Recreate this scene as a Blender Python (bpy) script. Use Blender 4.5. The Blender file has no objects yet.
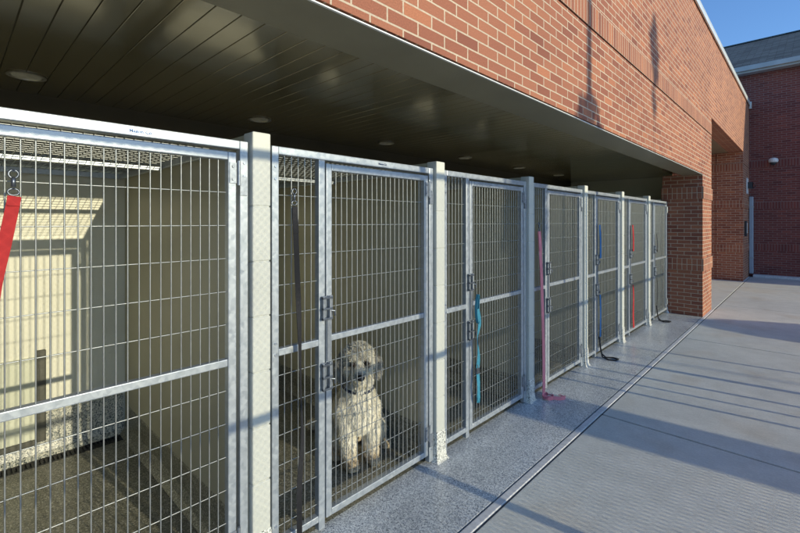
import bpy, bmesh, math, random
from mathutils import Vector, Matrix, noise
R = math.radians
random.seed(7)
S = bpy.context.scene
C = S.collection

# ------------------------------------------------------------------ materials
class NT:
    def __init__(s, name):
        s.m = bpy.data.materials.new(name); s.m.use_nodes = True
        s.t = s.m.node_tree; s.b = s.t.nodes['Principled BSDF']
    def n(s, kind, **kw):
        x = s.t.nodes.new('ShaderNode' + kind)
        for k, v in kw.items():
            if k in x.inputs: x.inputs[k].default_value = v
            else: setattr(x, k, v)
        return x
    def l(s, a, b): s.t.links.new(a, b)
    def co(s, kind='Object'): return s.n('TexCoord').outputs[kind]
    def noise(s, vec, scale, detail=4, rough=.55):
        x = s.n('TexNoise'); x.inputs['Scale'].default_value = scale
        x.inputs['Detail'].default_value = detail; x.inputs['Roughness'].default_value = rough
        s.l(vec, x.inputs['Vector']); return x
    def ramp(s, fac, stops, interp='LINEAR'):
        x = s.n('ValToRGB'); x.color_ramp.interpolation = interp
        e = x.color_ramp.elements
        while len(e) < len(stops): e.new(.5)
        for q, (p, c) in zip(e, stops):
            q.position = p; q.color = (*c, 1) if len(c) == 3 else c
        s.l(fac, x.inputs[0]); return x.outputs[0]
    def mix(s, a, b, fac, mode='MIX'):
        x = s.n('Mix', data_type='RGBA', blend_type=mode)
        for sock, v in ((x.inputs[6], a), (x.inputs[7], b), (x.inputs[0], fac)):
            if hasattr(v, 'links'): s.l(v, sock)
            elif isinstance(v, (int, float)): sock.default_value = v
            else: sock.default_value = (*v, 1)
        return x.outputs[2]
    def math(s, op, a, b=0.0):
        x = s.n('Math', operation=op)
        for i, v in enumerate((a, b)):
            if hasattr(v, 'links'): s.l(v, x.inputs[i])
            else: x.inputs[i].default_value = v
        return x.outputs[0]
    def map(s, vec, scale=(1, 1, 1), loc=(0, 0, 0)):
        x = s.n('Mapping'); x.inputs['Scale'].default_value = scale; x.inputs['Location'].default_value = loc
        s.l(vec, x.inputs['Vector']); return x.outputs[0]
    def col(s, c):
        if hasattr(c, 'links'): s.l(c, s.b.inputs['Base Color'])
        else: s.b.inputs['Base Color'].default_value = (*c, 1)
    def rough(s, v):
        if hasattr(v, 'links'): s.l(v, s.b.inputs['Roughness'])
        else: s.b.inputs['Roughness'].default_value = v
    def bump(s, h, strength=.3, dist=.01):
        x = s.n('Bump'); x.inputs['Strength'].default_value = strength; x.inputs['Distance'].default_value = dist
        s.l(h, x.inputs['Height']); s.l(x.outputs[0], s.b.inputs['Normal'])

def plain(name, c, rough=.5, metal=0., var=.12, scale=30, bump=0.):
    t = NT(name); n = t.noise(t.co(), scale)
    lo = tuple(x * (1 - var) for x in c); hi = tuple(min(1, x * (1 + var)) for x in c)
    t.col(t.ramp(n.outputs[0], [(.3, lo), (.7, hi)])); t.rough(rough)
    t.b.inputs['Metallic'].default_value = metal
    if bump: t.bump(n.outputs[0], bump, .003)
    return t.m

BW, BH = .186, .0605
def brick(name, c1, c2, mortar, w, h, offset=.5, voff=0.):
    t = NT(name); uv = t.map(t.co('UV'), loc=(0, -voff, 0))
    def tex(vec):
        b = t.n('TexBrick', offset=offset, squash=1.0)
        b.inputs['Scale'].default_value = 1; b.inputs['Brick Width'].default_value = w
        b.inputs['Row Height'].default_value = h; b.inputs['Mortar Size'].default_value = .0048
        b.inputs['Mortar Smooth'].default_value = .25; b.inputs['Bias'].default_value = 0
        t.l(vec, b.inputs['Vector']); return b
    # slight wobble of the joints
    wob = t.noise(uv, 9, 2); wv = t.n('VectorMath', operation='SCALE'); wv.inputs['Scale'].default_value = .003
    t.l(wob.outputs['Color'], wv.inputs[0])
    add = t.n('VectorMath', operation='ADD'); t.l(uv, add.inputs[0]); t.l(wv.outputs[0], add.inputs[1])
    b = tex(add.outputs[0])
    b.inputs['Color1'].default_value = (*c1, 1); b.inputs['Color2'].default_value = (*c2, 1)
    b.inputs['Mortar'].default_value = (*c1, 1)
    # a second per-brick draw, for the odd dark or pale brick
    b2 = tex(add.outputs[0]); b2.inputs['Color1'].default_value = (0, 0, 0, 1); b2.inputs['Color2'].default_value = (1, 1, 1, 1)
    b2.inputs['Mortar'].default_value = (.5, .5, .5, 1)
    odd = t.ramp(b2.outputs['Color'], [(0, (.74, .72, .78)), (.14, (.93, .92, .95)), (.5, (1, 1, 1)), (.86, (1.0, 1.0, 1.0)), (1, (1.18, 1.12, 1.0))])
    n1 = t.noise(uv, 160, 3, .7); grain = t.ramp(n1.outputs[0], [(.3, (.74, .74, .74)), (.7, (1.18, 1.18, 1.18))])
    n2 = t.noise(uv, .9, 4); stain = t.ramp(n2.outputs[0], [(.3, (.88, .88, .9)), (.7, (1.06, 1.06, 1.05))])
    c = t.mix(b.outputs['Color'], odd, .8, 'MULTIPLY')
    c = t.mix(c, grain, 1, 'MULTIPLY')
    nm = t.noise(uv, 70, 3); mc = t.ramp(nm.outputs[0], [(.3, tuple(x * .82 for x in mortar)), (.7, tuple(x * 1.1 for x in mortar))])
    c = t.mix(c, mc, b.outputs['Fac']); c = t.mix(c, stain, 1, 'MULTIPLY')
    t.col(c); t.rough(.85)
    hgt = t.math('SUBTRACT', 1, b.outputs['Fac']); hgt = t.math('ADD', hgt, t.math('MULTIPLY', n1.outputs[0], .35))
    t.bump(hgt, .55, .005)
    return t.m

def flakes(name, cols, scale, rough, bump=.05, coat=0.):
    """speckled epoxy-flake floor: every voronoi cell draws one of a few chip colours"""
    t = NT(name); o = t.co()
    v = t.n('TexVoronoi', feature='F1'); v.inputs['Scale'].default_value = scale; t.l(o, v.inputs['Vector'])
    sep = t.n('SeparateColor'); t.l(v.outputs['Color'], sep.inputs[0])
    c = t.ramp(sep.outputs[0], cols, 'CONSTANT')
    n = t.noise(o, 1.3, 3); c = t.mix(c, t.ramp(n.outputs[0], [(.3, (.82, .82, .82)), (.7, (1.1, 1.1, 1.1))]), 1, 'MULTIPLY')
    t.col(c)
    n2 = t.noise(o, 3, 3); t.rough(t.ramp(n2.outputs[0], [(.3, (rough * .8,) * 3), (.7, (rough * 1.35,) * 3)]))
    n3 = t.noise(o, 45, 2); t.bump(n3.outputs[0], bump, .004)
    if coat: t.b.inputs['Coat Weight'].default_value = coat; t.b.inputs['Coat Roughness'].default_value = .18
    return t.m

M = {}
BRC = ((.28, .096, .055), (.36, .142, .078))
M['brick'] = brick('red brick', *BRC, (.52, .42, .31), BW, BH)
M['brick_soldier'] = brick('red brick set upright', *BRC, (.52, .42, .31), BH, .183, 0, 2.999)
M['brick_band'] = brick('red brick short uprights', *BRC, (.52, .42, .31), BH * 1.12, .0954, 0, .725)
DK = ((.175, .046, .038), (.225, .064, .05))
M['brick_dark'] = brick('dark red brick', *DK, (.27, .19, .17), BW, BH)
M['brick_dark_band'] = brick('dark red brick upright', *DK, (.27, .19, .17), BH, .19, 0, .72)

t = NT('broomed concrete'); o = t.co()
n1 = t.noise(o, .55, 5); n2 = t.noise(o, 6, 5); n3 = t.noise(t.map(o, (14, 210, 1)), 1, 4, .7)
c = t.ramp(n2.outputs[0], [(.25, (.58, .59, .545)), (.75, (.69, .70, .65))])
c = t.mix(c, t.ramp(n1.outputs[0], [(.3, (.84, .85, .87)), (.55, (1, 1, 1)), (.72, (.98, .93, .86))]), 1, 'MULTIPLY')
spot = t.noise(o, 1.7, 2); c = t.mix(c, t.ramp(spot.outputs[0], [(.55, (1, 1, 1)), (.74, (.86, .74, .62))]), .45, 'MULTIPLY')
c = t.mix(c, t.ramp(n3.outputs[0], [(.3, (.84, .84, .84)), (.7, (1.10, 1.10, 1.10))]), 1, 'MULTIPLY')
n4 = t.noise(o, 70, 3, .7); c = t.mix(c, t.ramp(n4.outputs[0], [(.3, (.9, .9, .9)), (.7, (1.08, 1.08, 1.08))]), 1, 'MULTIPLY')
t.col(c); t.rough(.75); t.bump(n3.outputs[0], .5, .004); M['concrete'] = t.m
M['kerb'] = plain('pale concrete strip', (.6, .6, .6), .7, 0, .15, 25, .2)
M['joint'] = plain('dark joint soil', (.09, .09, .085), .9, 0, .3, 40)
M['soil'] = plain('dry lawn soil', (.12, .13, .06), .95, 0, .4, .6)
M['apron'] = flakes('grey speckled epoxy', [(0, (.17, .19, .22)), (.12, (.36, .39, .42)), (.40, (.56, .59, .60)), (.66, (.70, .72, .72)), (.86, (.82, .84, .83))], 210, .3, .05, .3)
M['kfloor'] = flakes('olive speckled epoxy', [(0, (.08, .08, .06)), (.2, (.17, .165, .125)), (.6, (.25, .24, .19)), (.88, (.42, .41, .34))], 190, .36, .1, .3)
M['cove'] = flakes('pale speckled epoxy cove', [(0, (.08, .09, .08)), (.12, (.36, .36, .33)), (.3, (.66, .66, .6)), (.6, (.78, .78, .73))], 200, .35)
M['backcove'] = flakes('speckled epoxy skirting', [(0, (.10, .12, .12)), (.25, (.34, .36, .34)), (.5, (.52, .52, .46)), (.75, (.66, .65, .56))], 170, .35)

t = NT('galvanised steel'); o = t.co()
v = t.n('TexVoronoi'); v.inputs['Scale'].default_value = 55; t.l(o, v.inputs['Vector'])
sep = t.n('SeparateColor'); t.l(v.outputs['Color'], sep.inputs[0])
n = t.noise(o, 24, 4)
f = t.math('ADD', t.math('MULTIPLY', sep.outputs[0], .35), t.math('MULTIPLY', n.outputs[0], .7))
t.col(t.ramp(f, [(.2, (.36, .40, .44)), (.9, (.52, .56, .60))])); t.rough(t.ramp(f, [(.2, (.34,) * 3), (.9, (.52,) * 3)]))
t.b.inputs['Metallic'].default_value = .55; M['galv'] = t.m
M['wire'] = plain('galvanised wire', (.36, .38, .38), .38, .6, .1, 20)
M['latch'] = plain('dark latch steel', (.16, .18, .21), .35, .8, .3, 60)
M['hinge'] = plain('zinc hinge steel', (.30, .33, .37), .42, .7, .2, 60)
M['bolt'] = plain('bolt heads', (.5, .54, .6), .3, .8, .2, 60)
t = NT('cream painted post'); o = t.co(); n = t.noise(o, 60, 4); n1 = t.noise(o, 2.5, 4)
c = t.ramp(n1.outputs[0], [(.3, (.50, .51, .46)), (.7, (.58, .59, .54))]); t.col(c); t.rough(.6); t.bump(n.outputs[0], .25, .004); M['post'] = t.m
t = NT('tan wall panel'); o = t.co(); n = t.noise(o, 1.6, 4); n2 = t.noise(o, 90, 3)
c = t.ramp(n.outputs[0], [(.3, (.38, .36, .265)), (.7, (.45, .43, .325))]); t.col(c); t.rough(.42); t.bump(n2.outputs[0], .15, .002); M['tan'] = t.m
t = NT('cream block wall'); o = t.co(); n = t.noise(o, 1.4, 4); n2 = t.noise(o, 110, 3)
c = t.ramp(n.outputs[0], [(.3, (.66, .66, .56)), (.7, (.76, .755, .65))]); t.col(c); t.rough(.55); t.bump(n2.outputs[0], .2, .003); M['cream'] = t.m

t = NT('bronze ceiling panel'); o = t.co(); n = t.noise(t.map(o, (.7, 4, 1)), 1.0, 1); n2 = t.noise(o, .8, 2)
c = t.ramp(n2.outputs[0], [(.3, (.15, .125, .062)), (.7, (.18, .152, .082))]); t.col(c)
t.rough(t.ramp(n2.outputs[0], [(.3, (.16,) * 3), (.7, (.26,) * 3)])); t.b.inputs['Metallic'].default_value = .15; t.b.inputs['Coat Weight'].default_value = 1; t.b.inputs['Coat Roughness'].default_value = .13; t.b.inputs['Coat IOR'].default_value = 1.8
t.bump(n.outputs[0], .35, .03); M['ceiling'] = t.m
M['groove'] = plain('dark bronze groove', (.022, .02, .012), .5, .3, .1, 20)
M['endcream'] = plain('cream end wall lifted for bounce light', (.88, .86, .66), .6, 0, .03, 3)  # brighter copy of the wall cream, lifted in colour for missing bounce light
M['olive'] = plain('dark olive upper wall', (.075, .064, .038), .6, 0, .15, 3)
M['trim'] = plain('bronze fascia', (.28, .255, .175), .38, .2, .08, 3)
M['black'] = plain('black recess', (.012, .012, .012), .7, 0, .2, 20)
M['lip'] = plain('bright metal lip', (.78, .78, .74), .4, .2, .06, 20)
M['coping'] = plain('pale metal coping', (.62, .66, .66), .4, .3, .08, 4)
M['fascia'] = plain('grey metal fascia', (.40, .43, .44), .45, .2, .1, 3)
t = NT('slate shingles'); uv = t.co('UV')
b = t.n('TexBrick', offset=.5); b.inputs['Scale'].default_value = 1; b.inputs['Brick Width'].default_value = .34; b.inputs['Row Height'].default_value = .14
b.inputs['Mortar Size'].default_value = .008; b.inputs['Color1'].default_value = (.040, .056, .062, 1); b.inputs['Color2'].default_value = (.10, .125, .13, 1); b.inputs['Mortar'].default_value = (.02, .025, .03, 1)
t.l(uv, b.inputs['Vector']); n = t.noise(uv, 60, 3); t.col(t.mix(b.outputs[0], t.ramp(n.outputs[0], [(.3, (.75,) * 3), (.7, (1.2,) * 3)]), 1, 'MULTIPLY')); t.rough(.85); t.bump(b.outputs['Fac'], -.4, .01); M['shingle'] = t.m
M['lamp_trim'] = plain('brushed lamp trim', (.7, .68, .62), .3, .8, .1, 30)
M['lamp_lens'] = plain('unlit lamp lens', (.75, .73, .66), .25, .2, .25, 18)
M['drain'] = plain('black drain grate', (.02, .02, .02), .45, .2, .3, 40)
M['doorpanel'] = plain('pale dog door panel', (.60, .62, .50), .4, 0, .06, 4)
M['rubber'] = plain('dark rubber edging', (.085, .085, .07), .6, 0, .2, 40)
def cloth(name, c):
    t = NT(name); o = t.co(); w = t.n('TexWave'); w.inputs['Scale'].default_value = 140; w.inputs['Distortion'].default_value = .6
    t.l(o, w.inputs['Vector']); n = t.noise(o, 12, 3)
    k = t.ramp(n.outputs[0], [(.3, tuple(x * .88 for x in c)), (.7, tuple(min(1, x * 1.08) for x in c))]); t.col(k); t.rough(.8); t.bump(w.outputs[0], .3, .001)
    return t.m
M['red'] = cloth('red webbing', (.42, .017, .018)); M['blackweb'] = cloth('black webbing', (.014, .014, .017))
M['turq'] = cloth('turquoise webbing', (.035, .23, .34)); M['pink'] = cloth('pink webbing', (.72, .24, .28)); M['navy'] = cloth('navy webbing', (.02, .03, .06)); M['bluew'] = cloth('blue webbing', (.045, .18, .42))
M['white'] = plain('white plastic', (.7, .7, .7), .35, 0, .05, 10); M['dark'] = plain('dark plastic', (.03, .033, .04), .4, 0, .2, 20)
M['ink_blue'] = plain('blue print', (.045, .16, .42), .5); M['ink_dark'] = plain('dark print', (.03, .06, .14), .5)
M['downspout'] = plain('grey painted downspout', (.36, .42, .50), .4, .2, .06, 6)
M['pole'] = plain('grey steel pole', (.3, .3, .3), .5, .5, .1, 8)
M['leaf'] = plain('dark green leaves', (.05, .085, .03), .6, 0, .45, 5); M['bark'] = plain('brown bark', (.12, .085, .06), .9, 0, .3, 20, .5)
M['nose'] = plain('black nose', (.012, .011, .011), .3, 0, .2, 60); M['eye'] = plain('dark eye', (.02, .012, .008), .08, 0, .1, 60)
t = NT('shaggy dog coat'); a = t.n('Attribute', attribute_name='coat'); n = t.noise(t.co(), 38, 3)
t.col(t.mix(a.outputs['Color'], t.ramp(n.outputs[0], [(.3, (.7, .7, .7)), (.7, (1.2, 1.2, 1.2))]), 1, 'MULTIPLY')); t.rough(.8); M['coat'] = t.m

# ------------------------------------------------------------------ mesh helpers
class MB:
    def __init__(s): s.v = []; s.f = []; s.mi = []
    def face(s, pts, mi=0):
        i = len(s.v); s.v += [tuple(p) for p in pts]; s.f.append(tuple(range(i, i + len(pts)))); s.mi.append(mi)
    def box(s, x0, x1, y0, y1, z0, z1, mi=0, skip=''):
        i = len(s.v)
        s.v += [(x, y, z) for z in (z0, z1) for y in (y0, y1) for x in (x0, x1)]
        F = {'b': (0, 2, 3, 1), 't': (4, 5, 7, 6), 's': (0, 1, 5, 4), 'n': (2, 6, 7, 3), 'w': (0, 4, 6, 2), 'e': (1, 3, 7, 5)}
        for k, q in F.items():
            if k not in skip: s.f.append(tuple(i + j for j in q)); s.mi.append(mi)
    def pipe(s, pts, r, n=6, mi=0, caps=True):
        pts = [Vector(p) for p in pts]; rr = r if isinstance(r, (list, tuple)) else [r] * len(pts)
        base = len(s.v); up = None
        for k, p in enumerate(pts):
            d = (pts[min(k + 1, len(pts) - 1)] - pts[max(k - 1, 0)]).normalized()
            if up is None: up = Vector((0, 0, 1)) if abs(d.z) < .9 else Vector((1, 0, 0))
            a = d.cross(up).normalized(); b = a.cross(d).normalized(); up = b
            for j in range(n):
                q = p + (a * math.cos(2 * math.pi * j / n) + b * math.sin(2 * math.pi * j / n)) * rr[k]; s.v.append(tuple(q))
        for k in range(len(pts) - 1):
            for j in range(n):
                s.f.append((base + k * n + j, base + k * n + (j + 1) % n, base + (k + 1) * n + (j + 1) % n, base + (k + 1) * n + j)); s.mi.append(mi)
        if caps:
            s.f.append(tuple(base + j for j in range(n))[::-1]); s.mi.append(mi)
            e = base + (len(pts) - 1) * n; s.f.append(tuple(e + j for j in range(n))); s.mi.append(mi)
    def ribbon(s, pts, w, th, wax, mi=0):
        """flat strap swept along a path; wax = width axis at each point (or one for all)"""
        pts = [Vector(p) for p in pts]; m = len(pts)
        W = w if isinstance(w, (list, tuple)) else [w] * m
        A = [Vector(a) for a in wax] if isinstance(wax[0], (list, tuple, Vector)) else [Vector(wax)] * m
        base = len(s.v)
        for k, p in enumerate(pts):
            d = (pts[min(k + 1, m - 1)] - pts[max(k - 1, 0)]).normalized()
            a = (A[k] - d * A[k].dot(d)).normalized(); nn = d.cross(a)
            for (u, q) in ((-1, -1), (1, -1), (1, 1), (-1, 1)): s.v.append(tuple(p + a * (u * W[k] / 2) + nn * (q * th / 2)))
        for k in range(m - 1):
            for j in range(4):
                s.f.append((base + 4 * k + j, base + 4 * k + (j + 1) % 4, base + 4 * k + 4 + (j + 1) % 4, base + 4 * k + 4 + j)); s.mi.append(mi)
        s.f.append((base + 3, base + 2, base + 1, base)); s.mi.append(mi)
        e = base + 4 * (m - 1); s.f.append((e, e + 1, e + 2, e + 3)); s.mi.append(mi)
    def disc(s, c, axis, r, h, n=12, mi=0):
        c = Vector(c); a = Vector(axis).normalized(); s.pipe([c, c + a * h], r, n, mi)
    def build(s, name, mats, parent=None, smooth=False, bevel=0.):
        me = bpy.data.meshes.new(name); me.from_pydata(s.v, [], s.f)
        mats = mats if isinstance(mats, (list, tuple)) else [mats]
        for m in mats: me.materials.append(M[m])
        me.polygons.foreach_set('material_index', s.mi)
        bm = bmesh.new(); bm.from_mesh(me); bmesh.ops.recalc_face_normals(bm, faces=bm.faces)
        uv = bm.loops.layers.uv.new('UVMap')
        for f in bm.faces:
            n = f.normal; ax = max(range(3), key=lambda i: abs(n[i]))
            for l in f.loops:
                p = l.vert.co; l[uv].uv = ((p.y, p.z) if ax == 0 else (p.x + .07, p.z) if ax == 1 else (p.x, p.y))
        bm.to_mesh(me); bm.free()
        if smooth: me.polygons.foreach_set('use_smooth', [True] * len(me.polygons))
        o = bpy.data.objects.new(name, me); C.objects.link(o)
        if parent: o.parent = parent
        if bevel:
            b = o.modifiers.new('bevel', 'BEVEL'); b.width = bevel; b.segments = 2; b.limit_method = 'ANGLE'
        return o

def tag(o, label, cat, group=None):
    o['label'] = label; o['category'] = cat
    if group: o['group'] = group
    return o
def thing(name, label, cat, loc=(0, 0, 0), group=None):
    o = bpy.data.objects.new(name, None); o.empty_display_size = .1; C.objects.link(o); o.location = loc
    return tag(o, label, cat, group)
def struct(o): o['kind'] = 'structure'; return o
def dup(o, parent=None):
    c = o.copy(); C.objects.link(c); c.parent = parent
    for ch in list(o.children): dup(ch, c)
    return c

# ------------------------------------------------------------------ ground and paving
XF, XB = -1.70, -3.58                     # kennel front plane and back wall
BAY, Y0 = 1.22, .915                      # bay pitch; centre of the partition between the first two kennels
YW = 15.4                                 # far building
XW = -1.22                                # brick face
m = MB(); m.box(-400, 400, -400, 400, -.5, -.012); struct(m.build('ground', 'soil'))
m = MB(); m.box(-3.7, 24, -9, YW + .3, -.3, -.008); struct(m.build('pavement_bed', 'joint'))
m = MB(); j = .009
ys = [-9 + .0] + [3.52 + 3.05 * k for k in range(-3, 4)] + [YW - .28]
ys = sorted(y for y in set(ys) if y <= YW - .28)
xs = [-1.178, 1.93, 4.98, 8.03, 11.08, 14.13, 24]
for a, b in zip(ys, ys[1:]):
    for p, q in zip(xs, xs[1:]): m.box(p + j, q - j, a + j, b - j, -.1, 0)
m.box(-3.66, -1.178 - j, 9.04, 13.86, -.1, 0)
struct(m.build('pavement', 'concrete', bevel=.004))
m = MB()
for a, b in zip([-8.9, .47, 3.52, 6.57], [.47, 3.52, 6.57, 9.03]): m.box(-1.224, -1.182, a + .004, b - .004, -.1, .002)
m.box(-1.224, -1.182, 13.86, YW - .28, -.1, .002)
struct(m.build('kerb_strip', 'kerb', bevel=.004))
m = MB(); m.box(XF - .045, -1.234, -8.9, 9.03, -.1, .0015); struct(m.build('apron_floor', 'apron'))
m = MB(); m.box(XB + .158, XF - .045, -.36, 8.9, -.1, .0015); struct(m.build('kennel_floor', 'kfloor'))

# ------------------------------------------------------------------ the brick building
B = thing('brick_building', 'long brick building with a deep overhang sheltering the row of kennels', 'building', (0, 0, 0))
ZB, ZR, ZS, ZO, ZT = 2.265, 2.985, 3.182, 3.29, 4.80
m = MB()
m.box(XW - .268, XW, -8, 9.04, ZB, ZR, 0)                                   # between soffit and reveal
m.box(XW - .3, XW - .015, -8, 9.04, ZR, ZR + .014, 2)                     # reveal joint
m.box(XW - .3, XW + .004, -8, 9.04, ZR + .014, ZS, 1)                     # soldier course
m.box(XW - .3, XW, -8, 9.04, ZS, ZO, 0)
m.box(XW - .3, XW, -8, YW - .004, ZO, ZT, 0)
m.box(XW - .55, XW, 13.9, YW - .004, 0, ZR, 0); m.box(XW - .55, XW - .015, 13.9, YW - .004, ZR, ZR + .014, 2); m.box(XW - .55, XW, 13.9, YW - .004, ZR + .014, ZO, 0)
for z0 in (.725, 1.8698): m.box(XW - .3, XW + .012, 13.893, YW - .004, z0, z0 + .1908, 3)
m.build('front_wall', ['brick', 'brick_soldier', 'black', 'brick_band'], B)
m = MB(); m.box(-1.775, XW, 8.2, 9.04, 0, ZB - .004, 0)
for z0 in (.725, 1.8698): m.box(-1.787, XW + .014, 8.186, 9.054, z0, z0 + .1908, 1)
m.build('pier', ['brick', 'brick_band'], B)
m = MB(); m.box(-1.775, XW, -1.3, -.42, 0, ZB - .004, 0); m.build('pier', 'brick', B)
m = MB(); m.box(-3.7, XW - .56, 13.9, 14.2, 0, ZO - .005, 0)
m.box(-3.7, XW - .56, 13.893, 14.0, 2.816, 2.998, 1)
for z0 in (.725, 1.8698): m.box(-3.7, XW - .56, 13.893, 14.0, z0, z0 + .1908, 2)
m.box(-3.7, -1.79, 8.96, 9.04, 0, ZO - .005, 0); m.box(-4.0, -3.7, 8.79, 14.2, 0, ZO - .005, 0)
# face of the far jamb towards the camera
m.box(XW - .556, XW - .002, 13.892, 13.899, 0.002, 2.98, 0)
for z0 in (.725, 1.8698): m.box(XW - .556, XW + .01, 13.884, 13.8925, z0, z0 + .1908, 2)
m.box(XW - .556, XW - .002, 13.884, 13.8925, 2.816, 2.998, 1)
m.build('alcove_wall', ['brick', 'brick_soldier', 'brick_band'], B)
m = MB(); m.box(-3.9, XW - .004, 9.05, 13.89, ZO + .004, ZO + .05, 0); m.build('alcove_soffit', 'trim', B)
m = MB(); m.box(-9, XW - .3, -8, YW, ZT - .3, ZT - .2); m.build('flat_roof', 'fascia', B)
m = MB(); m.box(XW - .34, XW + .035, -8, YW - .01, ZT, ZT + .022); m.box(XW + .012, XW + .034, -8, YW - .01, ZT - .085, ZT); m.box(XW + .005, XW + .06, YW - .09, YW - .012, ZT - .16, ZT + .03)
m.build('coping', 'coping', B, bevel=.004)
# soffit: trim board, shadow gap, narrow metal planks
m = MB(); m.box(XW - .27, XW - .008, -8, 9.0, ZB - .016, ZB - .006); m.build('soffit_trim', 'trim', B)
m = MB(); m.box(XW - .008, XW + .002, -8, 9.0, ZB - .0165, ZB - .0115); m.build('drip_edge', 'lip', B)
m = MB(); m.box(XW - .29, XW - .271, -8, 9.0, ZB - .006, 2.40); m.build('shadow_gap', 'black', B)
ZC = 2.315
m = MB(); m.box(XB - .2, XW - .292, -8, 9.0, ZC + .006, ZC + .06, 1)
y = -.42; P = .1015; k = 0
while y < 8.95:
    x1 = XW - .292
    m.box(XB - .1, x1, y + .0016, y + P - .0016, ZC, ZC + .012, 0); y += P
m.build('plank_ceiling', ['ceiling', 'groove'], B, bevel=.002)
m = MB(); m.box(XB - .25, XB, -1.3, 8.955, 0, 1.86)
m.box(XB, -1.77, -.45, -.372, 0, ZC - .002)
m.build('rear_wall', 'cream', B)
m = MB(); m.box(XB - .25, -1.777, 8.902, 8.955, 0, ZC - .002); m.build('end_wall', 'endcream', B)
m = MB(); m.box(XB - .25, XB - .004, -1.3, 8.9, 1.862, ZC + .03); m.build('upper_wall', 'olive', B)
m = MB()
prof = [(0, .27), (.012, .265), (.014, .07), (.03, .03), (.06, .004)]
for k in range(-1, 7):
    a, b = Y0 + BAY * k + .05, Y0 + BAY * (k + 1) - .05
    if k == -1: a = -.36
    for (p, z), (q, w) in zip(prof, prof[1:]): m.face([(XB + .001 + p, a, z), (XB + .001 + p, b, z), (XB + .001 + q, b, w), (XB + .001 + q, a, w)])
m.build('skirting', 'backcove', B, smooth=False)

# ------------------------------------------------------------------ trench drain and dog door of the nearest kennel
dr = thing('trench_drain', 'black slotted trench drain along the rear wall of the nearest kennel', 'drain', (XB + .108, .27, 0))
m = MB(); m.box(-.04, .04, -.6, .59, -.08, -.03); m.build('channel', 'drain', dr)
m = MB(); m.box(-.05, -.038, -.6, .59, -.03, .004); m.box(.038, .05, -.6, .59, -.03, .004)
y = -.6
while y < .585: m.box(-.038, .038, y, y + .010, -.02, .003); y += .022
m.build('grate', 'drain', dr)
dd = thing('dog_door', 'pale sliding dog door with dark edging in the nearest kennel\'s rear wall', 'dog door', (XB, .17, 0))
m = MB(); m.box(.002, .018, -.2, .215, .12, .64); m.build('panel', 'doorpanel', dd, bevel=.004)
m = MB(); m.box(.002, .036, .217, .262, .1, .68); m.box(.002, .036, -.25, -.202, .1, .68); m.box(.002, .03, -.2, .215, .085, .118); m.build('guide_rail', 'rubber', dd, bevel=.003)

# ------------------------------------------------------------------ recessed ceiling lamps
LL = ['over the nearest kennel, largest of the row', 'behind the first partition post', 'over the dog\'s kennel', 'fourth along the row', 'fifth along the row', 'farthest along, nearest the cream end wall']
L0 = None
for k in range(6):
    lab = 'unlit round recessed ceiling lamp ' + LL[k]
    loc = (-3.19 + .03, .30 + 1.405 * k, ZC)
    if L0 is None:
        L0 = thing('recessed_lamp', lab, 'ceiling lamp', loc, 'recessed lamps in the plank ceiling')
        m = MB(); n = 32
        ring = [(.086, -.001), (.088, -.006), (.074, -.007), (.066, .004)]
        for (r0, z0), (r1, z1) in zip(ring, ring[1:]):
            for i in range(n):
                a, b = 2 * math.pi * i / n, 2 * math.pi * (i + 1) / n
                m.face([(r0 * math.cos(a), r0 * math.sin(a), z0), (r0 * math.cos(b), r0 * math.sin(b), z0), (r1 * math.cos(b), r1 * math.sin(b), z1), (r1 * math.cos(a), r1 * math.sin(a), z1)])
        m.build('trim_ring', 'lamp_trim', L0, smooth=True)
        m = MB(); m.disc((0, 0, -.0025), (0, 0, 1), .0665, .006, 32); m.build('lens', 'lamp_lens', L0)
    else:
        o = dup(L0); o.location = loc; o['label'] = lab

# ------------------------------------------------------------------ partition walls with cream end posts
PL = ['first cream partition post, between the nearest kennel and the dog\'s kennel', 'cream partition post at the right of the dog\'s kennel door',
      'bluish shaded partition post just left of the pink leash', 'cream partition post between the pink leash and the black-looped blue leash',
      'cream partition post between the blue and the red far leashes', 'slim cream partition post, last one before the brick pier']
PT = 1.88
P0 = None
for k in range(6):
    loc = (0, Y0 + BAY * k, 0)
    if P0 is None:
        P0 = thing('partition_wall', PL[0], 'partition wall', loc, 'partition walls between the kennels')
        m = MB(); hw = .0415
        zs = [.16, .40, .633, .866, 1.10, 1.333, 1.566, PT]
        for a, b in zip(zs, zs[1:]): m.box(XF - .06, XF + .022, -hw, hw, a + .0012, b - .0012)
        m.box(XF - .058, XF + .0185, -hw + .0035, hw - .0035, .02, PT - .01)
        m.build('post', 'post', P0, bevel=.006)
        m = MB(); m.box(XB + .003, XF - .061, -.038, .038, .0, PT - .006); m.build('panel', 'tan', P0, bevel=.004)
        m = MB()
        ring = [(.000, .19), (.0035, .17), (.004, .07), (.008, .03), (.016, .008), (.024, .003)]
        for (g, z), (h, w) in zip(ring, ring[1:]):
            def loop(e, zz): return [(XF - .055, -hw - e * .8, zz), (XF + .022 + e, -hw - e * .8, zz), (XF + .022 + e, hw + e * .8, zz), (XF - .055, hw + e * .8, zz)]
            A, Bq = loop(g, z), loop(h, w)
            for i in range(3): m.face([A[i], A[i + 1], Bq[i + 1], Bq[i]])
        m.build('cove_base', 'cove', P0)
        m = MB()
        for sgn in (-1, 1):
            pr = [(.038, .2), (.041, .19), (.043, .07), (.06, .03), (.085, .004)]
            for (p, z), (q, w) in zip(pr, pr[1:]): m.face([(XB + .06, sgn * p, z), (XF - .062, sgn * p, z), (XF - .062, sgn * q, w), (XB + .06, sgn * q, w)])
        m.build('wall_cove', 'kfloor', P0)
    else:
        o = dup(P0); o.location = loc; o['label'] = PL[k]
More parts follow.
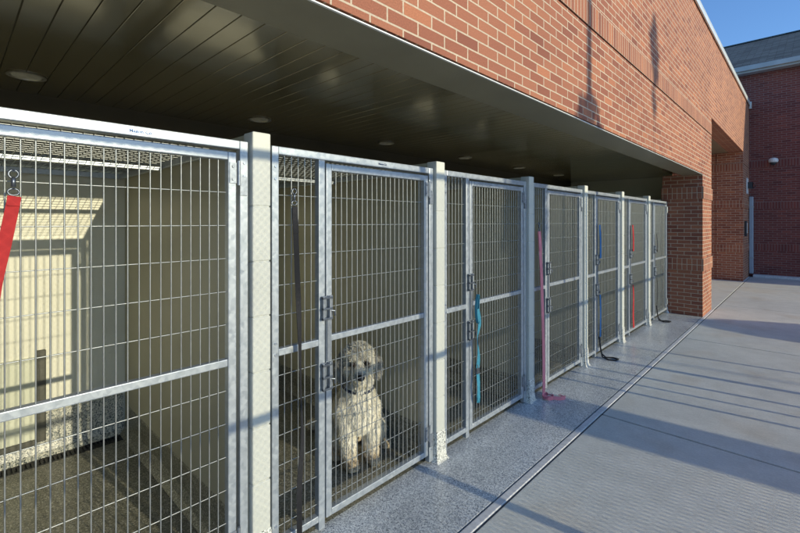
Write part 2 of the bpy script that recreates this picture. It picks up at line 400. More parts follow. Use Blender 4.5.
# end partitions (against the pier and at the near end)
E = thing('partition_wall', 'end partition closing the last kennel beside the brick pier', 'partition wall', (0, 8.2, 0), 'partition walls between the kennels')
m = MB(); m.box(XB + .003, -1.80, -.04, .015, 0, PT - .006); m.build('panel', 'tan', E)
m = MB(); m.face([(-1.79, -.02, .16), (-1.69, -.02, .0), (-1.66, .01, .004), (-1.79, -.012, .2)]); m.box(-1.80, -1.69, -.05, -.012, 0, .11); m.build('cove_base', 'cove', E, bevel=.02)

# ------------------------------------------------------------------ kennel fronts (frame, fixed side mesh, door)
KL = ['nearest galvanised kennel front, its wide mesh door filling the left of the photo', 'galvanised mesh kennel front with the shaggy dog sitting behind its door',
      'galvanised mesh kennel front with a turquoise leash on its latch', 'galvanised mesh kennel front with the long pink leash on its side panel',
      'far galvanised kennel front with a blue leash and black loop at its foot', 'far galvanised kennel front with a red leash hanging at its latch',
      'last galvanised kennel front, ending against the brick pier']
# local coordinates: origin at (XF, bay start post centre, 0); +x is outwards
ya, yb = .060, 1.170                       # outer frame
yf0, yf1 = .308, .344                      # stile between side panel and door
d0, d1 = .350, 1.118                       # door
zt = 1.835
VW = .0345
def rods_v(m, y0, y1, z0, z1, n, x=0., r=.0024):
    for i in range(n):
        y = y0 + (y1 - y0) * (i + 1) / (n + 1); m.pipe([(x, y, z0), (x, y, z1)], r, 6, caps=False)
HZ = [1.755 - .1345 * i for i in range(13)]
def rods_h(m, y0, y1, x, r=.0020):
    for z in HZ:
        if .10 < z < 1.74 and abs(z - .93) > .03: m.pipe([(x, y0, z), (x, y1, z)], r, 6, caps=False)
def make_front():
    t = thing('kennel_front', KL[0], 'kennel gate', (XF, Y0, 0), 'galvanised kennel fronts')
    m = MB()
    m.box(-.036, 0, ya, ya + .034, .012, zt); m.box(-.036, 0, yb - .036, yb, .012, zt)
    m.box(-.036, 0, ya + .034, yb - .036, zt - .036, zt); m.box(-.036, 0, yf0, yf1, .018, zt - .036)
    m.box(-.034, -.002, ya + .034, yf0, .06, .092); m.box(-.034, -.002, ya + .034, yf0, .905, .937)
    fr = m.build('frame', 'galv', t, bevel=.0035)
    m = MB(); m.disc((0, 0, 0), (1, 0, 0), .006, .004, 8); bo = m.build('bolt', 'bolt', fr)
    spots = [(ya + .017, z) for z in (1.745, 1.69, .965, .915, .16, .09)] + [(yb - .018, z) for z in (1.745, 1.69, .16, .09)]
    for q, (y, z) in enumerate(spots):
        o = bo if q == 0 else bo.copy()
        if q: C.objects.link(o); o.parent = fr
        o.location = (.0003, y, z)
    m = MB(); rods_v(m, ya + .034, yf0, .09, zt - .036, 5, -.014); rods_h(m, ya + .034, yf0, -.0186); m.build('side_mesh', 'wire', t, smooth=True)
    m = MB(); w = .034; zd = 1.785
    m.box(-.034, .002, d0, d0 + w, .062, zd); m.box(-.034, .002, d1 - w, d1, .062, zd)
    m.box(-.034, .002, d0 + w, d1 - w, zd - .034, zd); m.box(-.034, .002, d0 + w, d1 - w, .062, .096)
    m.box(-.030, -.001, d0 + w, d1 - w, .916, .946)
    dr = m.build('door', 'galv', t, bevel=.0035)
    m = MB(); rods_v(m, d0 + w, d1 - w, .095, zd - .034, 19, -.013); rods_h(m, d0 + w, d1 - w, -.0176); m.build('wire_mesh', 'wire', dr, smooth=True)
    for zc in (1.70, .2):
        m = MB(); m.box(.0025, .007, d1 - .030, d1 - .002, zc - .042, zc + .042); m.pipe([(.008, d1 + .007, zc - .05), (.008, d1 + .007, zc + .05)], .007, 10)
        m.box(.0005, .006, d1 + .014, d1 + .046, zc - .09, zc - .012)
        for q in (-.026, .026): m.disc((.007, d1 - .016, zc + q), (1, 0, 0), .006, .004, 8)
        m.build('hinge', 'hinge', dr)
    for zc, hh in ((1.085, .058), (.755, .066)):
        m = MB()
        m.box(.0025, .012, yf0 + .010, yf0 + .034, zc - hh, zc + hh, 0)
        m.box(.0032, .014, d0 + .003, d0 + .03, zc - hh, zc + hh, 0)
        m.pipe([(.018, yf0 + .014, zc - hh), (.018, yf0 + .014, zc + hh)], .006, 8, 0); m.pipe([(.019, d0 + .010, zc - hh), (.019, d0 + .010, zc + hh)], .0065, 8, 0)
        for q in (-hh + .008, -.002, hh - .008): m.box(.012, .028, yf0 + .006, d0 + .020, zc + q - .005, zc + q + .005, 1)
        m.pipe([(.022, d0 + .012, zc - .012), (.028, d0 + .030, zc - .016), (.026, d0 + .034, zc - .04)], .0055, 8, 1)
        m.build('latch', ['hinge', 'latch'], dr, bevel=.0015)
    m = MB(); m.box(.003, .008, d0 + .002, d0 + .026, .825, 1.025); m.build('strike_plate', 'hinge', dr)
    return t
F0 = make_front(); fronts = []
for k in range(7):
    o = F0 if k == 0 else dup(F0)
    o.location = (XF, Y0 + BAY * (k - 1), 0); o['label'] = KL[k]; fronts.append(o)
# the maker's lettering on the top rails of the two nearest fronts
for k, txt, ink, y, size, zz in ((0, 'Mason Co', 'ink_blue', .735, .0145, zt - .0235), (1, 'Mason Co', 'ink_dark', .70, .0125, zt - .0225)):
    cu = bpy.data.curves.new('maker_label', 'FONT'); cu.body = txt; cu.size = size * 1.12; cu.extrude = .0004; cu.offset = .0005; cu.space_character = 1.05
    to = bpy.data.objects.new('tmp', cu); C.objects.link(to)
    bpy.context.view_layer.update()
    me = bpy.data.meshes.new_from_object(to.evaluated_get(bpy.context.evaluated_depsgraph_get()))
    bpy.data.objects.remove(to)
    me.materials.clear(); me.materials.append(M[ink])
    o = bpy.data.objects.new('maker_label', me); C.objects.link(o); o.parent = fronts[k]
    o.rotation_euler = (R(90), 0, R(90)); o.location = (.0014, y, zz)
    o['label'] = 'small printed maker name on the top rail'

# ------------------------------------------------------------------ mesh roofs
RL = ['wire mesh roof over the nearest kennel with the sunlit cross bar', 'wire mesh roof over the dog\'s kennel', 'wire mesh roof over the kennel with the turquoise leash',
      'wire mesh roof over the kennel with the pink leash', 'wire mesh roof over the kennel with the blue leash and black loop', 'wire mesh roof over the far kennel with the red leash',
      'wire mesh roof over the last kennel beside the brick pier']
T0 = None
for k in range(7):
    loc = (0, Y0 + BAY * (k - 1), 0)
    if T0 is None:
        T0 = thing('mesh_roof', RL[0], 'kennel roof', loc, 'wire mesh roofs over the kennels')
        z = 1.822; a, b = .062, 1.158; x0, x1 = XB + .02, XF - .05
        m = MB(); m.box(x0, x0 + .03, a, b, z - .018, z + .018); m.box(x1 - .03, x1, a, b, z - .018, z + .018)
        m.box(x0 + .03, x1 - .03, a, a + .02, z - .018, z + .018); m.box(x0 + .03, x1 - .03, b - .02, b, z - .018, z + .018)
        m.box(-2.675, -2.645, a + .02, b - .02, z - .034, z - .012); m.build('frame', 'galv', T0, bevel=.003)
        m = MB(); x = x0 + .09
        while x < x1 - .04: m.pipe([(x, a, z + .0238), (x, b, z + .0238)], .0021, 6, caps=False); x += .0672
        y = a + .05
        while y < b - .02: m.pipe([(x0, y, z + .02), (x1, y, z + .02)], .0018, 6, caps=False); y += .0345
        m.build('wire_mesh', 'wire', T0, smooth=True)
    else:
        o = dup(T0); o.location = loc; o['label'] = RL[k]

# ------------------------------------------------------------------ leashes
def clip(parent, p, h=.06):
    x, y, z = p; m = MB()
    m.pipe([(x, y, z), (x, y, z - h * .5)], .006, 8)
    n = 14; pts = [(x, y + .013 * math.sin(2 * math.pi * i / n), z - h * .74 + .010 * math.cos(2 * math.pi * i / n)) for i in range(n + 1)]
    m.pipe(pts, .0032, 6)
    n = 12; pts = [(x, y + .016 * math.sin(2 * math.pi * i / n) * .7, z + .008 + .012 * math.cos(2 * math.pi * i / n)) for i in range(n + 1)]
    m.pipe(pts, .0034, 6); m.build('snap_hook', 'latch', parent, smooth=True)
def leash(label, col, base, strap, width, th=.003, hook=None, extra=None, twist=0.):
    t = thing('leash', label, 'leash', base)
    bx, by, bz = base
    # refine the path with a smooth curve
    pts = [Vector((p[0] - bx, p[1] - by, p[2] - bz)) for p in strap]; out = []
    for i in range(len(pts) - 1):
        p0 = pts[max(i - 1, 0)]; p1 = pts[i]; p2 = pts[i + 1]; p3 = pts[min(i + 2, len(pts) - 1)]
        for s in range(8):
            u = s / 8; out.append(.5 * ((2 * p1) + (p2 - p0) * u + (2 * p0 - 5 * p1 + 4 * p2 - p3) * u * u + (3 * p1 - p0 - 3 * p2 + p3) * u ** 3))
    out.append(pts[-1]); m = MB(); L = len(out)
    ax = []
    for i in range(L):
        a = twist * math.sin(i / L * 9) ; d = (out[min(i + 1, L - 1)] - out[max(i - 1, 0)]).normalized()
        w = Vector((math.sin(a), math.cos(a), 0))
        if abs(d.z) < .6: w = Vector((0, 0, 1)) if twist >= 0 and abs(d.y) > .5 else Vector((-d.y, d.x, .2))
        ax.append(w)
    m.ribbon(out, width, th, ax); m.build('strap', col, t)
    if hook:
        clip(t, (hook[0] - bx, hook[1] - by, hook[2] - bz))
        k = max(3, min(9, L // 6)); m = MB(); wd = width[0] if isinstance(width, list) else width; m.ribbon([p + Vector((th * 1.1, 0, 0)) for p in out[:k]], wd * .99, th, ax[:k])
        for i in (1, k - 1):
            p = out[i]; m.ribbon([p + Vector((th * 1.7, -wd * .4, 0)), p + Vector((th * 1.7, wd * .4, 0))], .002, .001, (0, 0, 1))
        m.build('stitched_end', col, t)
    if extra: extra(t)
    return t
XL = XF + .014
leash('wide red webbing leash clipped to the mesh at the left edge of the photo', 'red', (XL, .1, 1.0),
      [(XL, .133, 1.575), (XL + .004, .128, 1.54), (XL + .008, .112, 1.44), (XL + .02, .088, 1.30), (XL + .022, .075, 1.12), (XL + .016, .068, .95), (XL + .02, .066, .70)], .031, hook=(XL, .131, 1.632))
leash('long black leash hanging down the side panel of the dog\'s kennel to the floor', 'blackweb', (XL, 1.09, 0),
      [(XL, 1.078, 1.57), (XL + .006, 1.082, 1.45), (XL + .014, 1.085, 1.25), (XL + .008, 1.096, 1.1), (XL + .016, 1.098, .9), (XL + .01, 1.107, .7), (XL + .018, 1.107, .5), (XL + .008, 1.100, .30), (XL + .02, 1.092, .12), (XL + .035, 1.082, .012)],
      .024, hook=(XL, 1.078, 1.63), twist=.8)
Y2 = Y0 + BAY + d0
def turq_extra(t):
    m = MB(); pts = [(.006 + .004 * math.cos(2 * a), .036 + .013 * math.sin(a), .44 + .10 * math.cos(a)) for a in [2 * math.pi * i / 24 for i in range(25)]]
    m.ribbon(pts, .020, .003, (1, 0, 0)); m.build('loop', 'turq', t)
    m = MB(); m.box(.002, .018, .014, .046, -.005, .035); m.pipe([(.010, .03, .03), (.008, .03, .06)], .005, 8); m.build('buckle', 'latch', t, bevel=.003)
    m = MB(); m.ribbon([(.014, .024, .0), (.024, .020, -.09), (.022, .026, -.17), (.012, .034, -.205), (.004, .044, -.17), (.008, .046, -.08), (.01, .036, 0)], .022, .003, (.3, 1, 0)); m.build('handle_loop', 'turq', t)
leash('turquoise leash looped over the door latch with a dark clip', 'turq', (XL + .02, Y2, .46),
      [(XL + .030, Y2 + .034, .90), (XL + .036, Y2 + .044, .80), (XL + .03, Y2 + .028, .70), (XL + .034, Y2 + .036, .58), (XL + .03, Y2 + .03, .49)], .024, twist=.5, extra=turq_extra)
Y3 = Y0 + BAY * 2 + .15
leash('long pink leash hanging beside the shaded post and coiling on the floor', 'pink', (XL, Y3 + .03, 0),
      [(XL, Y3, 1.42), (XL + .008, Y3 + .008, 1.25), (XL + .016, Y3 + .014, 1.05), (XL + .018, Y3 + .026, .8), (XL + .024, Y3 + .03, .55), (XL + .03, Y3 + .028, .3), (XL + .04, Y3 + .01, .1), (XL + .05, Y3 - .02, .022),
       (XL + .09, Y3 - .035, .018), (XL + .12, Y3 + .0, .018), (XL + .10, Y3 + .05, .018), (XL + .05, Y3 + .05, .02), (XL + .035, Y3 + .0, .026), (XL + .08, Y3 - .02, .026), (XL + .16, Y3 + .03, .018), (XL + .19, Y3 + .09, .018), (XL + .13, Y3 + .11, .018)], [.048] * 52 + [.03] * 77, th=.004, hook=(XL, Y3, 1.475))
Y4 = Y0 + BAY * 3 + d0
def loop_extra(t):
    m = MB(); m.pipe([(.0, .01, .24), (.015, .012, .1), (.03, .02, .02), (.10, .0, .01), (.16, .03, .01), (.17, .10, .01), (.11, .11, .01), (.05, .06, .012), (.02, .03, .05)], .008, 7); m.build('handle_loop', 'blackweb', t, smooth=True)
def dup_upper(col, z0, z1, w=.022):
    def f(t):
        m = MB(); m.ribbon([(.004, .012, z0), (.012, .016, (z0 + z1) / 2), (.01, .02, z1)], w, .004, (0, 1, 0)); m.build('upper_strap', col, t)
    return f
def both(*fs): return lambda t: [f(t) for f in fs]
leash('blue leash hung at a far latch, its black handle loop lying on the floor', 'bluew', (XL + .012, Y4, 0),
      [(XL + .02, Y4 + .015, .70), (XL + .026, Y4 + .012, .5), (XL + .022, Y4 + .014, .24)], .038, extra=both(loop_extra, dup_upper('bluew', 1.47, 1.10, .044)))
Y5 = Y0 + BAY * 4 + d0
leash('bright red leash on the far kennel latch, hanging to the floor', 'red', (XL + .012, Y5, 0),
      [(XL + .02, Y5 + .015, .68), (XL + .026, Y5 + .012, .5), (XL + .02, Y5 + .02, .28), (XL + .024, Y5 + .03, .12)], [.034 + .03 * i / 24 for i in range(25)], extra=dup_upper('red', 1.46, 1.12, .045))
Y6 = Y0 + BAY * 5 + d0
leash('black leash on the last kennel latch, looping onto the floor by the pier', 'blackweb', (XL + .012, Y6, 0),
      [(XL + .02, Y6 + .01, .66), (XL + .026, Y6 + .012, .5), (XL + .02, Y6 + .014, .25)], .024, extra=both(loop_extra, dup_upper('blackweb', 1.32, 1.05)))

# ------------------------------------------------------------------ the dog
def build_dog():
    ang = R(-19.5); root = thing('dog', 'shaggy cream and grey dog sitting behind the mesh door, facing out', 'dog', (-2.02, 1.765, 0.002))
    root.rotation_euler = (0, 0, ang)
    hy = R(-17)                                    # head turned a little towards the viewer
    hp = Vector((-.04, 0, .52))
    HR = Matrix.Rotation(hy, 3, 'Z')
    def hd(p): return hp + HR @ (Vector(p) - hp)
    bm = bmesh.new()
    def ell(c, r, rot=None):
        mt = Matrix.Translation(c) @ ((rot or Matrix.Identity(3)).to_4x4()) @ Matrix.Diagonal((*r, 1))
        bmesh.ops.create_icosphere(bm, subdivisions=3, radius=1, matrix=mt)
    def cap(pts, rs, step=.25):
        for (p, r), (q, s) in zip(zip(pts, rs), zip(pts[1:], rs[1:])):
            p, q = Vector(p), Vector(q); n = max(2, int((q - p).length / (min(r, s) * step)))
            for i in range(n + 1):
                u = i / n; rr = r + (s - r) * u; ell(p.lerp(q, u), (rr, rr, rr))
    ell((-.31, .045, .14), (.14, .13, .14))
    cap([(-.29, .04, .17), (-.17, .02, .29), (-.06, 0, .38)], [.13, .125, .112])
    ell((-.035, 0, .325), (.10, .112, .135)); ell((-.005, 0, .30), (.07, .085, .10))
    cap([(-.05, 0, .42), hd((-.025, 0, .53))], [.092, .08])
    ell(hd((-.015, 0, .625)), (.092, .09, .095)); ell(hd((-.005, 0, .683)), (.075, .078, .055)); ell(hd((.04, 0, .685)), (.04, .06, .035))
    cap([hd((.03, 0, .60)), hd((.115, 0, .572))], [.062, .046]); ell(hd((.085, 0, .535)), (.042, .045, .045))
    for s in (-1, 1):
        ell(hd((.03, s * .048, .60)), (.05, .034, .045))
        cap([hd((-.03, s * .082, .655)), hd((-.03, s * .107, .61)), hd((-.02, s * .108, .545))], [.028, .034, .026])
        cap([(-.05, s * .085, .34), (-.02, s * .083, .24), (-.005, s * .076, .14), (0, s * .073, .05)], [.062, .05, .040, .036])
        ell((.022, s * .073, .028), (.055, .040, .030)); 
        for q in (-.02, 0, .02): ell((.062, s * .073 + q, .022), (.022, .013, .02))
        ell((-.22, .05 + s * .13, .13), (.125, .062, .115), Matrix.Rotation(R(25), 3, 'Y'))
        cap([(-.27, .045 + s * .14, .05), (-.2, .045 + s * .16, .036), (-.13, .05 + s * .165, .03)], [.042, .036, .032]); ell((-.115, .05 + s * .167, .026), (.042, .034, .026))
    cap([(-.42, 0, .08), (-.52, -.06, .05), (-.56, -.16, .045)], [.04, .038, .03])
    me = bpy.data.meshes.new('body'); bm.to_mesh(me); bm.free()
    o = bpy.data.objects.new('body', me); C.objects.link(o)
    md = o.modifiers.new('r', 'REMESH'); md.mode = 'VOXEL'; md.voxel_size = .0075
    sm = o.modifiers.new('s', 'SMOOTH'); sm.factor = .6; sm.iterations = 5
    bpy.context.view_layer.update()
    me2 = bpy.data.meshes.new_from_object(o.evaluated_get(bpy.context.evaluated_depsgraph_get())); o.modifiers.clear(); o.data = me2; me2.name = 'body'
    o.parent = root
    me2.materials.clear(); me2.materials.append(M['coat'])
    rng = random.Random(3)
    earc = [hd((-.028, s * .108, .59)) for s in (-1, 1)]
    def colour(p, jit=0.):
        n = noise.noise(p * 11) * .5 + noise.noise(p * 29) * .35 + jit
        cream = Vector((.93, .88, .73)); grey = Vector((.60, .58, .51)); gold = Vector((.72, .58, .37)); dark = Vector((.11, .10, .085))
        c = cream.copy()
        q = HR.inverted() @ (p - hp) + hp
        if q.z > .50:
            c = cream.lerp(grey, max(0, min(1, .62 + n * 1.1)))
            if q.x > .045 and q.z < .62: c = c.lerp(cream, .75)
            if q.x > .135 and q.z > .575 : c = c.lerp(dark, .45)
            if abs(q.y) > .086: c = c.lerp(dark, .62)
            for s in (-1, 1):
                if (q - Vector((.075, s * .042, .64))).length < .026: c = c.lerp(dark, .75)
        elif p.x < -.1 and p.z > .16: c = cream.lerp(grey, max(0, min(1, .6 + n)))
        if p.z < .16: c = c.lerp(gold, max(0, min(.8, (.16 - p.z) * 7)))
        if p.z > .22 and p.z < .5: c = c.lerp(grey, max(0, min(.4, n * .7)))
        return c * (1 + n * .25)
    ca = me2.color_attributes.new('coat', 'FLOAT_COLOR', 'POINT')
    for v in me2.vertices:
        c = colour(v.co) * .8; ca.data[v.index].color = (*c, 1)
    me2.polygons.foreach_set('use_smooth', [True] * len(me2.polygons))
    # shaggy locks
    V = []; Fc = []; K = []
    pol = me2.polygons
    for p in pol:
        for _ in range(3):
            vs = [me2.vertices[i].co for i in p.vertices]
            w = [rng.random() for _ in vs]; sw = sum(w); c0 = sum((v * (a / sw) for v, a in zip(vs, w)), Vector())
            n = p.normal; q = HR.inverted() @ (c0 - hp) + hp
            L = .018 + rng.random() * .014
            if q.z > .5:
                L = .014 + rng.random() * .015
                if q.x > .05: L *= .75
                if q.x > .09: L *= .45
                if q.z > .67: L *= 1.15
                flow = Vector((q.x + .02, q.y, -.10)).normalized() if q.z < .66 else Vector((q.x * .8, q.y * 1.3, .02))
                flow = HR @ flow
            elif c0.z < .06: L *= .5; flow = Vector((.3, 0, -.6))
            else: flow = Vector((-.15, 0, -1))
            clump = Vector((noise.noise(c0 * 26), noise.noise(c0 * 26 + Vector((7, 1, 3))), noise.noise(c0 * 26 + Vector((2, 9, 5)))))
            d = (n * .55 + flow * .75 + clump * .55 + Vector((rng.gauss(0, .16), rng.gauss(0, .16), rng.gauss(0, .16)))).normalized()
            side = d.cross(n)
            if side.length < .05: side = d.cross(Vector((0, 0, 1)))
            side.normalize(); wd = .0012 + rng.random() * .0009
            mid = c0 + d * L * .5 + n * L * .12; tip = c0 + d * L + Vector((0, 0, -L * .18))
            if tip.z < .003: tip.z = .003
            if mid.z < .003: mid.z = .004
            b = len(V); V += [c0 - side * wd - n * .002, c0 + side * wd - n * .002, mid + side * wd * .8, mid - side * wd * .8, tip]
            Fc += [(b, b + 1, b + 2, b + 3), (b + 3, b + 2, b + 4)]
            c = colour(c0, rng.gauss(0, .10)); K += [c * .8, c * .8, c, c, c * 1.12]
    fm = bpy.data.meshes.new('fur'); fm.from_pydata([tuple(v) for v in V], [], Fc); fm.materials.append(M['coat'])
    fa = fm.color_attributes.new('coat', 'FLOAT_COLOR', 'POINT')
    for i, c in enumerate(K): fa.data[i].color = (*c, 1)
    fo = bpy.data.objects.new('fur', fm); C.objects.link(fo); fo.parent = root
    # nose, eyes, collar
    def small(name, mat, cs, r):
        b = bmesh.new()
        for c in cs: bmesh.ops.create_icosphere(b, subdivisions=3, radius=1, matrix=Matrix.Translation(c) @ HR.to_4x4() @ Matrix.Diagonal((*r, 1)))
        mm = bpy.data.meshes.new(name); b.to_mesh(mm); b.free(); mm.materials.append(M[mat]); mm.polygons.foreach_set('use_smooth', [True] * len(mm.polygons))
        oo = bpy.data.objects.new(name, mm); C.objects.link(oo); oo.parent = root
    small('nose', 'nose', [hd((.163, 0, .588))], (.018, .024, .019))
    for s in (-1, 1): small('eye', 'eye', [hd((.078, s * .042, .643))], (.014, .015, .015))
    m = MB(); n = 28; pts = [(-.045 + .104 * math.cos(2 * math.pi * i / n) * 1.0, .104 * math.sin(2 * math.pi * i / n), .485 - .03 * math.cos(2 * math.pi * i / n)) for i in range(n + 1)]
    m.ribbon(pts, .016, .004, (0, 0, 1)); m.build('collar', 'navy', root)
build_dog()

# ------------------------------------------------------------------ far building
D = thing('brick_building', 'dark red brick building with slate shingle roof closing the end of the walkway', 'building', (0, YW, 0))
ez = 5.62
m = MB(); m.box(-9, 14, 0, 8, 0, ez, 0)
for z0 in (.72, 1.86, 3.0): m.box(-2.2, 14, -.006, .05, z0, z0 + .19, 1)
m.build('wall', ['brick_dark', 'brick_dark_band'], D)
m = MB(); m.box(-9.3, 14.3, -.28, -.02, ez - .03, ez + .14); m.box(-9.3, 14.3, -.36, -.281, ez + .02, ez + .15); m.build('gutter', 'fascia', D, bevel=.01)
m = MB(); rz, ry = 7.9, 4.3
m.face([(-9.4, -.34, ez + .155), (14.4, -.34, ez + .155), (14.4, ry, rz), (-9.4, ry, rz)]); m.face([(-9.4, 8.6, ez + .155), (14.4, 8.6, ez + .155), (14.4, ry, rz), (-9.4, ry, rz)])
m.face([(-9.4, -.34, ez + .155), (-9.4, ry, rz), (-9.4, 8.6, ez + .155)]); m.face([(14.4, -.34, ez + .155), (14.4, ry, rz), (14.4, 8.6, ez + .155)])
m.build('roof', 'shingle', D)
m = MB(); m.box(-9.4, 14.4, ry - .09, ry + .09, rz - .02, rz + .02); m.build('ridge_cap', 'shingle', D)
m = MB(); m.box(XW + .1, 14, -.27, -.0, -.1, .06); m.build('plinth', 'kerb', D, bevel=.01)

# wall fittings
cam_t = thing('security_camera', 'small white dome security camera on the dark brick end wall', 'security camera', (-.70, YW - .01, 3.12))
m = MB(); m.box(-.06, .06, -.05, 0, .0, .1); m.pipe([(0, -.04, .05), (0, -.16, .05)], .035, 12); m.build('bracket', 'white', cam_t, bevel=.01)
m = MB(); n = 16
pr = [(.0, .075), (.055, .07), (.095, .045), (.105, 0.0), (.10, -.03), (.085, -.05)]
for (r0, z0), (r1, z1) in zip(pr, pr[1:]):
    for i in range(n):
        a, b = 2 * math.pi * i / n, 2 * math.pi * (i + 1) / n
        m.face([(r0 * math.cos(a), -.19 + r0 * math.sin(a), z0 + .02), (r0 * math.cos(b), -.19 + r0 * math.sin(b), z0 + .02), (r1 * math.cos(b), -.19 + r1 * math.sin(b), z1 + .02), (r1 * math.cos(a), -.19 + r1 * math.sin(a), z1 + .02)])
m.build('housing', 'white', cam_t, smooth=True)
b = bmesh.new(); bmesh.ops.create_uvsphere(b, u_segments=16, v_segments=10, radius=.072, matrix=Matrix.Translation((0, -.19, -.03))); mm = bpy.data.meshes.new('dome'); b.to_mesh(mm); b.free(); mm.materials.append(M['dark'])
oo = bpy.data.objects.new('dome', mm); C.objects.link(oo); oo.parent = cam_t
wl = thing('wall_lamp', 'dark wall lamp on a pale back plate beside the alcove', 'wall lamp', (XW, 14.75, 2.45))
m = MB(); m.box(.002, .03, -.14, .14, -.2, .22); m.build('back_plate', 'white', wl, bevel=.006)
m = MB(); m.box(.03, .13, -.1, .1, -.06, .11); m.face([(.13, -.1, -.06), (.13, .1, -.06), (.2, .1, .02), (.2, -.1, .02)]); m.face([(.13, -.1, .11), (.13, .1, .11), (.2, .1, .02), (.2, -.1, .02)]); m.build('lamp_head', 'dark', wl)
ib = thing('door_intercom', 'small dark entry intercom box on the sunlit brick by the alcove', 'intercom', (XW, 14.25, 1.33))
m = MB(); m.box(.002, .05, -.075, .075, -.2, .2); m.build('housing', 'dark', ib, bevel=.008)
m = MB(); m.box(.05, .056, -.05, .05, -.12, .15); m.build('faceplate', 'lip', ib, bevel=.002)
ds = thing('downspout', 'grey metal downspout in the corner where the two brick buildings meet', 'downspout', (XW + .055, YW - .09, 0))
m = MB(); m.box(-.045, .045, -.05, .05, .08, 2.2); m.build('pipe', 'downspout', ds, bevel=.012)
m = MB(); 
for z in (.5, 1.9): m.box(-.05, .052, -.056, .056, z, z + .03)
m.build('strap', 'fascia', ds)

# ------------------------------------------------------------------ across the walkway (outside the frame): what throws the long shadows
FX = .98; TA, TE = math.tan(R(6.5)), .25
fe = thing('chain_link_fence', 'tall chain link fence across the walkway throwing its diamond shadow on the pavement', 'fence', (FX, 2.6, 0))
fy0, fy1, fh = -5.4, 5.75, 2.45
m = MB(); step = .036; r = .00155
k = int(fy0 / step) - int(fh / step) - 1
while k * step < fy1 + fh:
    for sgn in (1, -1):
        c0 = k * step
        # line y = c0 + sgn*z clipped to the rectangle
        zs_ = [0.04, fh]
        for e in (fy0, fy1):
            zz = (e - c0) * sgn
        za, zb = .04, fh
        lo, hi = (fy0 - c0) * sgn, (fy1 - c0) * sgn
        if lo > hi: lo, hi = hi, lo
        za, zb = max(za, lo), min(zb, hi)
        if zb - za > .02: m.pipe([(.003 * sgn, c0 + sgn * za, za), (.003 * sgn, c0 + sgn * zb, zb)], r, 4, caps=False)
    k += 1
m.build('chain_link', 'wire', fe)
m = MB()
for z in (fh, 1.33): m.pipe([(0, fy0, z), (0, fy1, z)], .021, 10)
m.build('rail', 'galv', fe, smooth=True)
for y, rr in ((-5.3, .03), (-2.8, .03), (-.3, .03), (2.29, .03), (5.25, .034)):
    m = MB(); m.pipe([(0, y - 2.6, 0), (0, y - 2.6, fh + .06)], rr, 12); m.pipe([(0, y - 2.6, fh + .06), (0, y - 2.6, fh + .1)], [rr * 1.15, .008], 12); m.build('post', 'galv', fe, smooth=True)
for y, rr in ((5.93, .018), (4.87, .02), (4.62, .015), (4.38, .018)):
    m = MB(); m.pipe([(0, y - 2.6, 0), (0, y - 2.6, fh)], rr, 10); m.build('post', 'galv', fe, smooth=True)
px_ = 6.0
pi_ = thing('gate_pier', 'tall square masonry pier carrying a slim steel pole across the walkway', 'pier', (px_, 3.38 + (px_ - XW) * TA, 0))
m = MB(); m.box(-.26, .26, -.26, .26, 0, 3.84); m.box(-.29, .29, -.29, .29, 3.84, 3.90); m.build('shaft', 'brick', pi_)
m = MB(); m.pipe([(0, 0, 3.9), (0, 0, 9)], .05, 12); m.build('pole', 'pole', pi_, smooth=True)
m = MB(); rg = random.Random(9)
for i in range(700):
    z = 3.3 + .95 * rg.random() ** 1.6; w = .36 - .2 * max(0, z - 3.85) / .4
    c = Vector((rg.uniform(-w, w), rg.uniform(-w, w) * 1.0, z)); d = Vector((rg.gauss(0, 1), rg.gauss(0, 1), rg.gauss(0, 1))).normalized(); e = d.orthogonal().normalized(); q = .04 + rg.random() * .04
    m.face([c - d * q, c + e * q * .6, c + d * q, c - e * q * .6])
m.build('shadow_softening_leaves', 'leaf', pi_)  # unseen leaves added to soften and fray the top of the pier's shadow
tx = 14.
tr = thing('young_tree', 'slim young tree with a narrow crown standing far across the walkway', 'tree', (tx, 5.29 + (tx - XW) * TA, 0))
m = MB(); m.pipe([(0, 0, 0), (.02, .01, 3.), (0, 0, 6.4), (.01, 0, 7.5)], [.03, .02, .010, .004], 8); m.build('trunk', 'bark', tr, smooth=True)
m = MB(); rg = random.Random(5)
for z0, z1, wm, nn in ((6.78, 7.55, .17, 800), (6.46, 6.72, .10, 130)):
    for i in range(nn):
        u = rg.random(); z = z0 + (z1 - z0) * u; w = wm * math.sin(math.pi * u) ** .6 + .01
        a = rg.random() * 6.28; q = rg.random() ** .6 * w
        c = Vector((q * math.cos(a) + .05 * noise.noise(Vector((0, 0, z * 6))), q * math.sin(a) + .09 * noise.noise(Vector((4, 0, z * 5))), z)); d = Vector((rg.gauss(0, 1), rg.gauss(0, 1), rg.gauss(0, 1))).normalized(); e = d.orthogonal().normalized(); s = .03 + rg.random() * .03
        m.face([c - d * s, c + e * s * .5, c + d * s, c - e * s * .5])
m.build('crown', 'leaf', tr)
sh = thing('clipped_shrub', 'low rounded clipped shrub across the walkway near the brick pier', 'shrub', (2.6, 8.25, 0))
m = MB()
for i in range(7): a = i * .9; m.pipe([(0, 0, 0), (.2 * math.cos(a), .4 * math.sin(a), .5)], [.02, .008], 6)
m.build('stem', 'bark', sh)
m = MB()
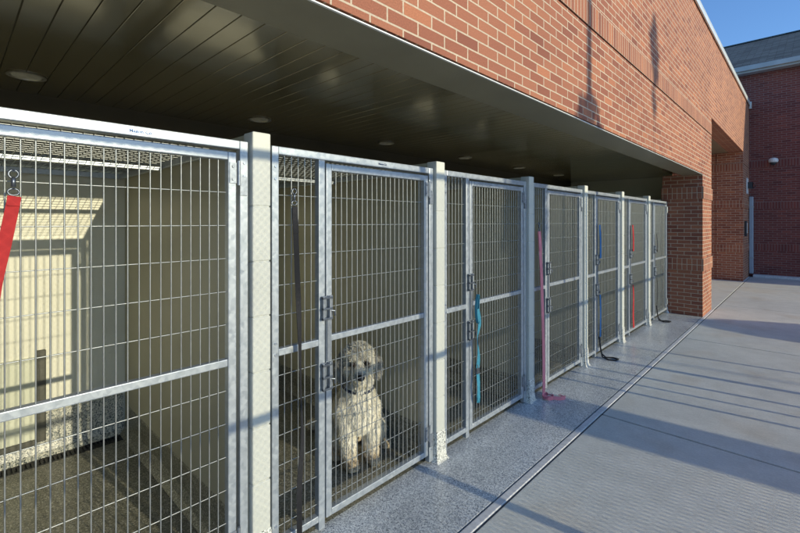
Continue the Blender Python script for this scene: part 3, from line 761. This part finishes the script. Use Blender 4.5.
for i in range(6500):
    d = Vector((rg.gauss(0, 1), rg.gauss(0, 1), rg.gauss(0, 1))).normalized(); q = rg.random() ** .35
    c = Vector((d.x * .45 * q, d.y * .72 * q, .5 + d.z * .46 * q)); n = Vector((rg.gauss(0, 1), rg.gauss(0, 1), rg.gauss(0, 1))).normalized(); e = n.orthogonal().normalized(); s = .03 + rg.random() * .03
    m.face([c - n * s, c + e * s * .5, c + n * s, c - e * s * .5])
m.build('crown', 'leaf', sh)

# ------------------------------------------------------------------ light
EL, AZ = math.atan(TE * math.cos(R(6.5))), R(6.5)
W = bpy.data.worlds.new('World'); S.world = W; W.use_nodes = True
nt = W.node_tree; bg = nt.nodes['Background']; sk = nt.nodes.new('ShaderNodeTexSky'); sk.sky_type = 'NISHITA'; sk.sun_disc = False
sk.sun_elevation = EL; sk.sun_rotation = R(90) - AZ; sk.air_density = 1.0; sk.dust_density = .3; sk.ozone_density = 2.0
mx = nt.nodes.new('ShaderNodeMix'); mx.data_type = 'RGBA'; mx.blend_type = 'MULTIPLY'; mx.inputs[0].default_value = 1; mx.inputs[7].default_value = (.95, 1.28, 1.74, 1)
nt.links.new(sk.outputs[0], mx.inputs[6]); nt.links.new(mx.outputs[2], bg.inputs[0]); bg.inputs[1].default_value = .15
sun = bpy.data.lights.new('sun', 'SUN'); sun.energy = 4.3; sun.angle = R(.5); sun.color = (1, .90, .64)
so = bpy.data.objects.new('sun', sun); C.objects.link(so); so.location = (20, 2, 8)
d = Vector((-math.cos(EL) * math.cos(AZ), -math.cos(EL) * math.sin(AZ), -math.sin(EL)))
so.rotation_euler = d.to_track_quat('-Z', 'Y').to_euler()

# ------------------------------------------------------------------ camera
cd = bpy.data.cameras.new('camera'); cam = bpy.data.objects.new('camera', cd); C.objects.link(cam)
cam.location = (0, 0, 1.5); cam.rotation_euler = (R(90), 0, R(43.6)); cd.sensor_width = 36; cd.lens = 430 / 800 * 36
cd.shift_y = -44.5 / 800; cd.clip_start = .05; cd.clip_end = 2000; S.camera = cam
S.view_settings.view_transform = 'Standard'; S.view_settings.look = 'None'; S.view_settings.exposure = 0
